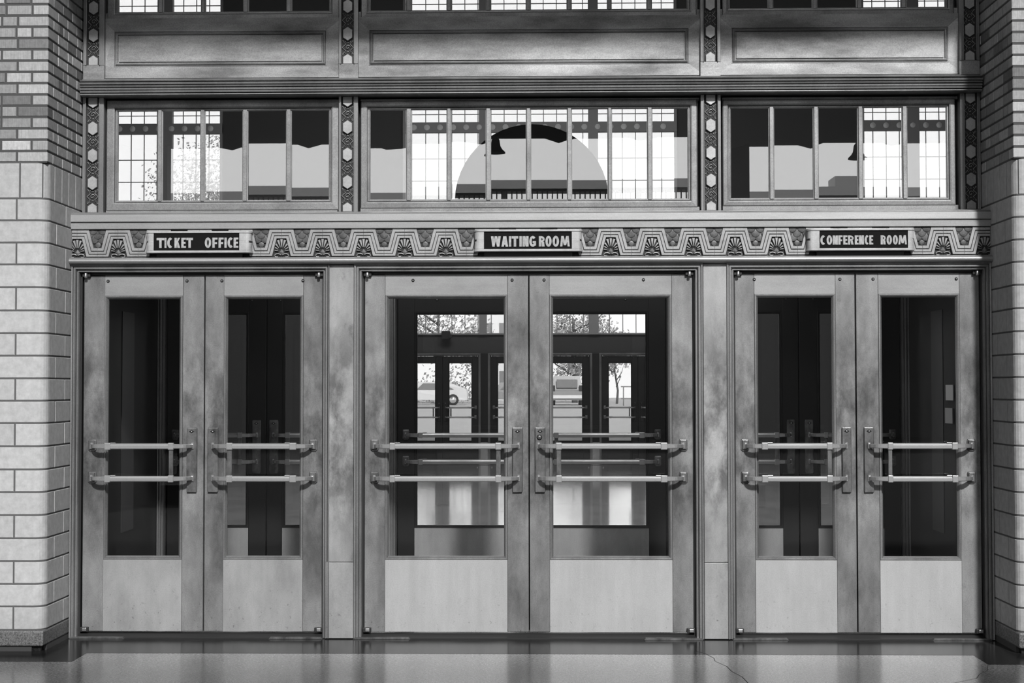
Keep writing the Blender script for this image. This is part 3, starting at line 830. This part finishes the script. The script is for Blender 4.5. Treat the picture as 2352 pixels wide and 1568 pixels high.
bs.build('post_foot', M['sheet'], sheet)

# windows
GX = [(-2.624, -1.319, [(-2.374, -2.347), (-2.111, -2.084), (-1.851, -1.821), (-1.583, -1.554)]),
      (-1.070, .874, [(-.846, -.814), (-.598, -.572), (-.359, -.330), (-.112, -.085), (.138, .165), (.385, .409), (.626, .655)]),
      (1.131, 2.440, [(1.366, 1.395), (1.635, 1.664), (1.904, 1.933), (2.172, 2.201)])]
# how far each old pane leans, in radians (moves its reflection)
TILT = [[(0, .001), (.0002, .0), (-.0004, 0), (-.0026, .0), (-.0018, .001)],
        [(.0004, .001), (-.002, 0), (-.003, 0), (-.0046, -.001), (-.0046, .001), (-.0044, 0), (-.0048, 0), (-.0050, 0)],
        [(.0005, 0), (-.0002, .001), (-.0014, 0), (-.0012, 0), (-.0010, 0)]]
def make_window(k, wn, z0, z1, Z0, Z1, label):
    """z0..z1 glass, Z0..Z1 outer frame"""
    g0, g1, mu_ = GX[k]; f0, f1 = FR[k]
    O = ((f0 + f1) / 2, FY, Z0); mb = MB()
    ow = g0 - f0
    prof = [(0, .20), (0, .176), (.003, .172), (.008, .172), (.010, .178), (.012, .178), (.014, .162), (.022, .158), (ow - .006, FY), (ow - .001, FY + .004), (ow, .30)]
    # vertical outer margin differs a little from the horizontal, so scale in z
    mb.frame(g0, g1, z0, z1, prof)
    zz0, zz1 = z0 - ow, z1 + ow
    root = mb.build('window_%d' % wn, M['frame'], None, O); tag(root, label, 'window', kind='structure')
    # dark rebates around the sash
    rb = MB()
    a, b = POST[k][3], POST[k + 1][0]
    if Z0 < zz0: rb.box(f0, f1, FY + .004, .30, Z0, zz0 + .004)
    if zz1 < Z1 - .002: rb.box(f0, f1, FY + .004, .30, zz1 - .004, Z1)
    if len(rb.v): rb.build('frame_rail', M['frame'], root, O)
    rb = MB(); rb.box(a - .001, f0 + .003, .225, .30, Z0, Z1 + .03); rb.box(f1 - .003, b + .001, .225, .30, Z0, Z1 + .03)
    rb.box(f0, f1, .225, .30, Z1 - .002, Z1 + .03)
    rb.build('rebate', M['darkmetal'], root, O)
    ed = [g0] + [v for p in mu_ for v in p] + [g1]
    mm = MB()
    for p in mu_: mm.box(p[0] + .003, p[1] - .003, .166, .20, z0 - .004, z1 + .004)
    mm.build('glazing_bars', M['frame'], root, O, .002)
    gl = MB()
    rim = MB()
    for j in range(len(mu_) + 1):
        a, b = ed[2 * j], ed[2 * j + 1]
        tx, tz = TILT[k][j]
        cz = (z0 + z1) / 2; cx = (a + b) / 2
        def yy(x, z): return .187 + (z - cz) * tx + (x - cx) * tz
        vs = [(x, yy(x, z), z) for x, z in ((a - .004, z0 - .003), (b + .004, z0 - .003), (b + .004, z1 + .003), (a - .004, z1 + .003))]
        vs += [(x, y + .005, z) for x, y, z in vs]
        gl.add(vs, [(0, 1, 2, 3), (7, 6, 5, 4), (0, 4, 5, 1), (1, 5, 6, 2), (2, 6, 7, 3), (3, 7, 4, 0)])
        rim.frame(a + .003, b - .003, z0 + .003, z1 - .003, [(0, .186), (0, .181), (.0045, .178), (.007, .178)])
    gl.build('window_glass', M['transomglass'], root, O)
    rim.build('putty_bead', M['boss'], root, O)
    return root
names = ['left', 'middle', 'right']
for k in range(3):
    make_window(k, k + 1, 2.633, 3.187, 2.559, 3.248, 'lower-row bronze window above the %s sign, ribbed ledge over it' % SG[k]['pm'])
for k in range(3):
    make_window(k, k + 4, 3.797, 4.45, 3.752, 4.53, 'cropped upper-row window at the photo top, above the %s spandrel panel' % names[k])
tb = MB().box(XL, XR, .12, .3, 4.50, ZTOP).build('trim_%d' % tn, M['sheet']); tag(tb, 'bronze head rail above the upper windows under the added soffit', 'trim', kind='structure'); tn += 1

# ================================================================== VESTIBULE AND INNER DOORS
index_kids()
LIN = 2.05
def copies(dy, dz, start, txt, only=None):
    out = []
    for i in range(6):
        c = copy_tree(leaves[i]); c.name = 'door_%d' % (start + i); c.location.y += dy; c.location.z += dz
        tag(c, '%s leaf of the %s double doors, %s pair' % (('left', 'right')[i % 2], txt, names[i // 2]), 'door', kind='structure'); out.append(c)
    return out
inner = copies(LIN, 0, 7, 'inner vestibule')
def remat(o, table):
    for x in COL.objects:
        if x.parent == o and x.name.split('.')[0] in table:
            x.material_slots[0].link = 'OBJECT'; x.material_slots[0].material = M[table[x.name.split('.')[0]]]
far = copies(21.35, -.06, 13, 'distant street-side')
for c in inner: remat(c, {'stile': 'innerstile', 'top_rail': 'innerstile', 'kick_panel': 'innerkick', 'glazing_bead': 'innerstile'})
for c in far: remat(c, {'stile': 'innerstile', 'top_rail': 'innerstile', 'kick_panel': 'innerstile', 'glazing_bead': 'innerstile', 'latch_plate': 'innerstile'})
index_kids()
for o, dy, dz, t in [(c, LIN, 0, 'inner vestibule') for c in casings] + [(c, 21.35, -.06, 'distant street-side') for c in casings]:
    c = copy_tree(o); k = casings.index(o); c.name = 'trim_%d' % tn; tn += 1; c.location.y += dy; c.location.z += dz
    c['label'] = 'moulded casing of the %s doors, %s pair' % (t, names[k])
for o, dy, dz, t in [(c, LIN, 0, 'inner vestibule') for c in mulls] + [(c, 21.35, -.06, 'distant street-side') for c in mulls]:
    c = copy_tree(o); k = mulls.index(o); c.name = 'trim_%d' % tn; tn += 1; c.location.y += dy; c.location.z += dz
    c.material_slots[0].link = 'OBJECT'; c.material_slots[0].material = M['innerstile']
    c['label'] = 'metal mullion panel of the %s doors, %s of the middle pair' % (t, ('left', 'right')[k])
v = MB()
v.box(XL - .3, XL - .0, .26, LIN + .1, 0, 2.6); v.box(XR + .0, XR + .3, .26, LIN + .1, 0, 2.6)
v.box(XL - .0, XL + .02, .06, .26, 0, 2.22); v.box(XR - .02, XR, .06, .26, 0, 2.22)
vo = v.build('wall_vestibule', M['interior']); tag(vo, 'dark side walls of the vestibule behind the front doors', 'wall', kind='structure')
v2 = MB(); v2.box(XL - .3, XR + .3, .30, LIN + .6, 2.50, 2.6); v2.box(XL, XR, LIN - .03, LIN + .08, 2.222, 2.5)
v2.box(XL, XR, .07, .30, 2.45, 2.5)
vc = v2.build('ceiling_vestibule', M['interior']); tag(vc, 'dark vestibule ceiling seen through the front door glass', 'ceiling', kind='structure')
ft = MB().profile_x([(LIN - .035, .0), (LIN - .035, .006), (LIN, .024), (LIN + .05, .024), (LIN + .05, 0)], XL, XR).build('trim_%d' % tn, M['darkmetal']); tn += 1
tag(ft, 'dark threshold under the inner vestibule doors', 'threshold', kind='structure')
ft = MB().box(XL, XR, 21.31, 21.42, -.06, -.02).build('trim_%d' % tn, M['darkmetal']); tn += 1
tag(ft, 'dark threshold under the distant street-side doors', 'threshold', kind='structure')

# the arched dark board standing on the vestibule roof
pts = [(-.70, 2.60), (.50, 2.60)] + [(-.098 + .585 * math.cos(a / 24 * PI) * (1.0), 2.90 + .585 * math.sin(a / 24 * PI)) for a in range(25)]
ar = MB().prism(pts, 2.44, 2.52, .01).build('arched_board', M['darkwood'], None, (-.1, 2.48, 2.60))
for v_ in ar.data.vertices: v_.co.z -= 0
ar.data.update(); tag(ar, 'dark semicircular arched board standing behind the middle lower window', 'board')

# ================================================================== HALL
HX0, HX1, HY1, HZ = -13.0, 13.0, 21.30, 10.0
hf = MB().box(HX0, HX1, .05, 21.6, -.20, -.06)
hf2 = MB().box(XL - .3, XR + .3, .05, LIN + .3, -.06, 0)
fo = hf.build('floor_hall', M['hallfloor']); tag(fo, 'glossy terrazzo floor of the hall beyond the doors', 'floor', kind='structure')
f2 = hf2.build('floor_vestibule', M['terrazzo']); tag(f2, 'terrazzo vestibule floor just behind the front doors', 'floor', kind='structure')
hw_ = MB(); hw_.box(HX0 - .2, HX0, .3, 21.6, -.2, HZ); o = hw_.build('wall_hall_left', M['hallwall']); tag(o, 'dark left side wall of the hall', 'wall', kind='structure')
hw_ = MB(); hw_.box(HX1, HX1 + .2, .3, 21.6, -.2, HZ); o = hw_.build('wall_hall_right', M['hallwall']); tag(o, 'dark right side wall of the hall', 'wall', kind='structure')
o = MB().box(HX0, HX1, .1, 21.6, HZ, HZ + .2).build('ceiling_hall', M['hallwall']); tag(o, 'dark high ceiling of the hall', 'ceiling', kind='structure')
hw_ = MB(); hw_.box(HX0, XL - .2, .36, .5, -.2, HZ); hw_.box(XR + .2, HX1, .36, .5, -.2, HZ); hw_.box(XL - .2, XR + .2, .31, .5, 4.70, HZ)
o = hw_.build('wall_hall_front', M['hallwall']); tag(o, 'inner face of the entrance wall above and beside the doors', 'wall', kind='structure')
# far wall with its openings
fw = MB(); y0, y1 = 21.36, 21.60
dz = -.06
cols = [(-9.8, -6.46), (XL, XR), (6.30, 9.6)]
fw.box(HX0, -9.8, y0, y1, -.2, HZ); fw.box(-6.46, XL, y0, y1, -.2, HZ); fw.box(XR, 6.30, y0, y1, -.2, HZ); fw.box(9.6, HX1, y0, y1, -.2, HZ)
for a, b in cols: fw.box(a, b, y0, y1, 9.7, HZ)
fw.box(-9.8, -6.46, y0, y1, -.2, 2.5); fw.box(6.30, 9.6, y0, y1, -.2, 2.5); fw.box(XL, XR, y0, y1, 2.222 + dz, 2.53)
o = fw.build('wall_back', M['hallwall']); tag(o, 'dark far wall of the hall pierced by tall gridded windows', 'wall', kind='structure')
def bigwin(n, x0, x1, z0, z1, posts, ox, label):
    """tall steel window with small panes, a medallion transom band, posts"""
    O = ((x0 + x1) / 2, y0, z0); fr = MB(); t = .05
    fr.box(x0, x0 + t, y0 - .06, y0 + .06, z0, z1); fr.box(x1 - t, x1, y0 - .06, y0 + .06, z0, z1)
    fr.box(x0, x1, y0 - .06, y0 + .06, z0, z0 + .03); fr.box(x0, x1, y0 - .06, y0 + .06, z1 - t, z1)
    for a, b in posts: fr.box(a, b, y0 - .08, y0 + .06, z0, z1)
    for a, b in ((3.2, 3.40), (6.572, 6.775)): fr.box(x0, x1, y0 - .07, y0 + .06, a, b)
    root = fr.build('window_%d' % n, M['farframe'], None, O); tag(root, label, 'window', kind='structure')
    mt = MB(); x = ox
    while x < x1:
        if x > x0 + .06: mt.box(x - .008, x + .008, y0 - .010, y0 + .010, z0, z1)
        x += .262
    z = 5.606 - .445 * 10
    while z < z1:
        if z > z0 + .1 and not (3.1 < z < 3.5) and not 6.4 < z < 6.9: mt.box(x0, x1, y0 - .009, y0 + .009, z - .008, z + .008)
        z += .445
    mt.build('muntins', M['muntin'], root, O)
    MB().box(x0 + .01, x1 - .01, y0 + .002, y0 + .006, z0 + .01, z1 - .01).build('window_glass', M['farglass'], root, O)
    x = x0 + .22
    while x < x1 - .1:
        MB().lathe((x, y0 - .085, 6.673), [(.0001, 0), (.05, .003), (.06, .012), (.06, .02)], 14, 'y').build('medallion', M['medallion'], root, O)
        x += .262
    return root
bigwin(7, XL, XR, 2.53, 9.7, [(-1.314, -1.16), (.87, 1.066)], -2.381, 'tall gridded window group above the distant middle street doors')
bigwin(8, -9.8, -6.46, 2.5, 9.7, [(-7.70, -7.47)], -9.62, 'tall gridded window at the far left end of the hall')
bigwin(9, 6.30, 9.6, 2.5, 9.7, [(7.204, 7.436)], 6.53, 'tall gridded window at the far right end of the hall')

def ceiling_lamp(name, x, y, z, sx, sy, watts, label):
    root = empty(name, (x, y, z)); tag(root, label, 'lamp')
    fx = MB(); fx.box(x - sx / 2 - .03, x + sx / 2 + .03, y - sy / 2 - .03, y + sy / 2 + .03, z, z + .035)
    fx.build('lamp_housing', M['interior'], root, (x, y, z))
    ld = bpy.data.lights.new('lamp_light', 'AREA'); ld.shape = 'RECTANGLE'; ld.size = sx; ld.size_y = sy; ld.energy = watts
    lo = bpy.data.objects.new('lamp_light', ld); COL.objects.link(lo); lo.parent = root; lo.location = (0, 0, -.008)
ceiling_lamp('ceiling_lamp', -.1, 1.15, 2.462, 3.6, .25, 20, 'long flat lamp on the vestibule ceiling behind the front doors')
ceiling_lamp('ceiling_lamp', -.1, 11.0, 9.96, 7.0, 5.0, 1300, 'large unseen fill lamp added on the high hall ceiling')  # added fill light, out of view, lifts the far wall and hall floor
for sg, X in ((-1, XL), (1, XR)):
    MB().box(X - .004 if sg > 0 else X - .002, X + .002 if sg > 0 else X + .004, 1.06, 1.36, .52, 2.0).build('reflection_panel', plain('reflection_panel_paint', .07, .5), vo)  # pale strips put in place of a double reflection in the outer doors
nt_ = MB().box(XR - .012, XR - .005, .78, .96, 1.40, 1.50).build('reflection_card', M['stucco']); tag(nt_, 'small white paper notice, upper one, on the vestibule wall standing in for a reflection in the rightmost door', 'card')  # pale rectangles put here in place of a reflection in the door glass
nt_ = MB().box(XR - .012, XR - .005, .80, .98, 1.25, 1.35).build('reflection_card', M['concrete']); tag(nt_, 'small grey paper notice, lower one, on the vestibule wall standing in for a reflection in the rightmost door', 'card')
c0 = MB().box(-2.05, -1.88, 21.14, 21.34, 2.44, 2.60); c0.box(-1.90, -1.84, 21.10, 21.2, 2.46, 2.53)
o = c0.build('wall_camera', M['canopy']); tag(o, 'small dark box camera fixed below the distant middle window', 'camera')

# ================================================================== STREET BEYOND
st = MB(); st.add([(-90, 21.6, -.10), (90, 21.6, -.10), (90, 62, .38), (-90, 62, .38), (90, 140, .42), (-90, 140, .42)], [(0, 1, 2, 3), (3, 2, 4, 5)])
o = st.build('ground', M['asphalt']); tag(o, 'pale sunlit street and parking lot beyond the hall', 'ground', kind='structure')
def car(name, x, y, z, L, mat, rear, label, suv=False):
    O = (x, y, z); root = empty(name, O); tag(root, label, 'car')
    h = 1.78 if suv else 1.42; wd = 1.85
    l = L / 2
    prof = [(-l, .35), (-l + .05, .75), (-l + .9, .88), (-l + 1.35, h * .97), (-l + 1.8, h), (l - (.35 if suv else 1.2), h * .99), (l - .1, .95 if suv else 1.0), (l, .85), (l, .32)]
    b = MB(); n = len(prof)
    if rear:   # long axis along y, seen from behind
        for s in (0,):
            vs = []
            for sx_, k in ((-1, 0), (-.92, 1), (.92, 1), (1, 0)):
                pass
        secs = [(-1, .80), (-.97, 1.0), (.97, 1.0), (1, .80)]
        vs = []
        for sx_, f in secs:
            for (a, zz) in prof:
                shr = 1 - .14 * max(0, (zz - .9) / .9)
                vs.append((x + sx_ * wd / 2 * shr, y - a * (.98 if f < 1 else 1), z + zz * (f if zz > 1 else 1) if f < 1 and zz > 1.2 else z + zz))
        fs = [(s * n + i, s * n + (i + 1) % n, (s + 1) * n + (i + 1) % n, (s + 1) * n + i) for s in range(3) for i in range(n)]
        fs += [tuple(range(n)), tuple(reversed(range(3 * n, 4 * n)))]
        b.add(vs, fs)
    else:
        vs = []
        for sy in (-1, 1):
            for (a, zz) in prof:
                shr = 1 - .16 * max(0, (zz - .9) / .6)
                vs.append((x + a, y + sy * wd / 2 * shr, z + zz))
        fs = [(i, (i + 1) % n, n + (i + 1) % n, n + i) for i in range(n)] + [tuple(range(n)), tuple(reversed(range(n, 2 * n)))]
        b.add(vs, fs)
    bo = b.build('car_body', mat, root, O)
    if rear:
        MB().box(x - .62, x + .62, y - l - .02, y - l + .14, z + 1.05, z + 1.55).build('rear_window', M['carglass'], root, O, .03)
        MB().box(x - .9, x + .9, y - l - .12, y - l + .05, z + .42, z + .62).build('bumper', M['stucco'], root, O, .03)
        for s in (-1, 1):
            MB().box(x + s * .80 - .09, x + s * .80 + .09, y - l - .03, y - l + .08, z + .85, z + 1.2).build('tail_light', M['rubber'], root, O, .02)
            MB().box(x + s * 1.0 - .1, x + s * 1.0 + .1, y - .8, y - .7, z + 1.05, z + 1.2).build('wing_mirror', M['rubber'], root, O, .02)
        for s in (-1, 1): MB().lathe((x + s * .8 - .11, y - l + .75, z + .34), [(.0001, 0), (.34, .0), (.34, .22), (.0001, .22)], 20, 'x').build('wheel', M['rubber'], root, O)
    else:
        MB().prism([(x - l + 1.35, z + .95), (x - l + 1.75, z + h - .08), (x + l - 1.5, z + h - .1), (x + l - .8, z + .97)], y - wd / 2 - .01, y - wd / 2 + .1).build('side_window', M['carglass'], root, O)
        for s in (-1, 1):
            wx = x + s * (l - .85)
            wl = MB().lathe((wx, y - wd / 2 - .02, z + .34), [(.0001, 0), (.34, .0), (.34, .2), (.0001, .2)], 24, 'y').build('wheel', M['rubber'], root, O)
            MB().lathe((wx, y - wd / 2 - .04, z + .34), [(.0001, 0), (.20, .01), (.21, .03)], 18, 'y').build('hub_cap', M['steel'], wl, O)
    return root
car('parked_car', -6.9, 84, .38, 4.4, M['carwhite'], False, 'white car parked beyond the street doors, at the left door pane')
car('parked_car', -1.9, 86, .38, 4.4, M['cargrey'], False, 'grey car parked beyond the street doors, between white car and tall vehicle')
car('parked_car', 1.3, 84, .38, 4.6, M['cargrey'], True, 'tall grey off-road vehicle seen from behind through the distant doors', True)
def tree(x, y, h, cw, cz, n, label, seed, ls=1., tr=1.):
    rd = random.Random(seed); O = (x, y, 0); root = empty('street_tree', O); tag(root, label, 'tree', 'trees beyond the street')
    tk = MB().tube([(x, y, -.1), (x + .1, y, h * .25), (x - .1, y, h * .5), (x, y, h * .8)], [.22 * tr, .17 * tr, .13 * tr, .05 * tr], 8)
    for k in range(6):
        a = rd.random() * 2 * PI; z0 = h * (.3 + .08 * k)
        tk.tube([(x, y, z0), (x + math.cos(a) * cw * .3, y + math.sin(a) * cw * .3, z0 + .1 * h), (x + math.cos(a) * cw * .42, y + math.sin(a) * cw * .4, z0 + .2 * h)], [.09 * tr, .05 * tr, .02 * tr], 5)
    tk.build('trunk', M['bark'], root, O)
    lf = MB()
    cl = [(rd.gauss(0, .42), rd.gauss(0, .42), rd.uniform(-1, 1)) for _ in range(26)]
    for k in range(int(n * 2.2)):
        c = rd.choice(cl); r = .34
        px = x + (c[0] + rd.gauss(0, r * .5)) * cw / 2; py = y + (c[1] + rd.gauss(0, r * .5)) * cw / 2
        pz = cz + (c[2] * math.sqrt(max(.05, 1 - min(1, c[0] ** 2 + c[1] ** 2))) + rd.gauss(0, r * .4)) * (h - cz)
        s = rd.uniform(.06, .15) * ls; a = Vector((rd.gauss(0, 1), rd.gauss(0, 1), rd.gauss(0, 1))).normalized(); b = a.orthogonal().normalized(); c2 = a.cross(b)
        p = Vector((px, py, pz)); lf.add([p - b * s, p + c2 * s * .6, p + b * s, p - c2 * s * .6], [(0, 1, 2, 3)])
    lf.build('foliage', M['leaf'], root, O); return root
tree(-7.0, 92, 9.0, 6.0, 4.6, 2600, 'leafy street tree behind the white car, seen through the left door glass', 3)
tree(2.0, 96, 7.6, 6.0, 4.6, 2400, 'leafy street tree behind the tall grey vehicle', 5)
tree(4.6, 90, 5.0, 2.4, 3.4, 700, 'small thin street tree seen at the right of the distant doors', 6, 1., .4)
tree(-11.5, 42, 9.5, 4.2, 6.3, 5200, 'tree seen in the far left hall window', 8, .5, .8)
bl = MB(); bx0, bx1 = -9.5, 0.3; bl.box(-5.8, .4, 118, 128, 0, 9.5); bo = bl.build('office_building', M['stucco'])
tag(bo, 'pale building with small dark windows behind the street trees', 'building')
for r in range(4):
    for cidx in range(4):
        wx = -5.2 + cidx * 1.4; wz = 1.6 + r * 2.0
        MB().box(wx, wx + .8, 117.96, 118.1, wz, wz + 1.2).build('window_opening', M['carglass'], bo)
rl = MB(); 
for x in (4.55, 5.9): rl.tube([(x, 80, .38), (x, 80, 1.50)], .035, 8)
rl.tube([(4.4, 80, 1.5), (6.1, 80, 1.5)], .03, 8); rl.tube([(4.4, 80, .8), (6.1, 80, .8)], .025, 8)
o = rl.build('street_barrier', M['farframe']); tag(o, 'thin pipe barrier standing on the lot at right of the distant doors', 'barrier')

# ================================================================== PLATFORM SIDE BEHIND THE CAMERA (seen mirrored in the glass)
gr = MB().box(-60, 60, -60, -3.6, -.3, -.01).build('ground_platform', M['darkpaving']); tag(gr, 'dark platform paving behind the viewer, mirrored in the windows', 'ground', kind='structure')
cp = MB(); YC = -9.9
x = -16.0; bot = 4.50
n = 160
for k in range(n):
    a = -16 + 32 * k / n; b = -16 + 32 * (k + 1) / n
    def sc_(x): return .12 * abs(math.sin(PI * (x - .2) / 1.06)) 
    z0a, z0b = bot + sc_(a), bot + sc_(b)
    vs = [(a, YC - .05, z0a), (b, YC - .05, z0b), (b, YC - .05, 6.60), (a, YC - .05, 6.60), (a, YC + .05, z0a), (b, YC + .05, z0b), (b, YC + .05, 6.60), (a, YC + .05, 6.60)]
    cp.add(vs, [(0, 3, 2, 1), (4, 5, 6, 7), (0, 1, 5, 4), (2, 3, 7, 6)])
cp.box(-16, 16, YC - 2.6, YC - .05, 4.95, 5.15)
co = cp.build('platform_canopy', M['canopy']); tag(co, 'dark scalloped canopy edge of the platform, mirrored in the lower windows', 'canopy')
def column(xc, w, label):
    c = MB().box(xc - w / 2, xc + w / 2, YC - .6, YC - .4, 0, 4.96); c.box(xc - w, xc + w, YC - .7, YC - .3, 0, .25)
    o = c.build('canopy_column', M['canopy']); tag(o, label, 'column')
column(2.53, .24, 'dark canopy column mirrored at the left edge of the right window')
column(-5.45, 1.05, 'dark canopy column mirrored at the left end of the left window')
# building with parapet and railing
by = -36.0
b = MB().box(-60, 60, by - 12, by, 0, 6.25).build('freight_building', M['bldg']); tag(b, 'long low building with an open terrace roof beyond the platform, mirrored in the lower windows', 'building')
MB().box(-60, 60, by - 1.2, by + .15, 7.04, 7.30).build('terrace_roof', M['roofgrey'], b)
MB().box(8.6, 9.4, by - 1.0, by + .1, 7.30, 7.62).build('roof_hut', M['roofgrey'], b)
x = -30
while x < 30: MB().box(x - .08, x + .08, by - .9, by - .75, 6.2, 7.05).build('terrace_post', M['roofgrey'], b); x += 4.1
rl = MB(); ry = by + .05
for z in (6.98, 6.28): rl.box(-30, 30, ry - .03, ry + .03, z, z + .05)
x = -30
while x < 30: rl.box(x - .018, x + .018, ry - .02, ry + .02, 6.25, 7.0); x += .15
o = rl.build('railing_bars', M['canopy'], b)
def bell(x, y, z, s, label):
    O = (x, y, z); root = empty('bell_lamp', O); tag(root, label, 'lamp', 'bell lamps under the canopy')
    MB().lathe(O, [(.125 * s, 0), (.12 * s, .018 * s), (.085 * s, .05 * s), (.062 * s, .09 * s), (.055 * s, .13 * s), (.05 * s, .17 * s), (.03 * s, .20 * s), (.02 * s, .21 * s)], 20).build('lamp_shade', M['canopy'], root, O)
    MB().tube([(x, y, z + .19 * s), (x, y, z + .5)], .012, 8).build('stem', M['canopy'], root, O)
bell(-.64, YC + .12, 4.35, 1.0, 'dark bell-shaped lamp mirrored against the arch in the middle window')
bell(3.94, YC + .12, 4.32, 1.0, 'dark bell-shaped lamp mirrored in the third pane of the right window')
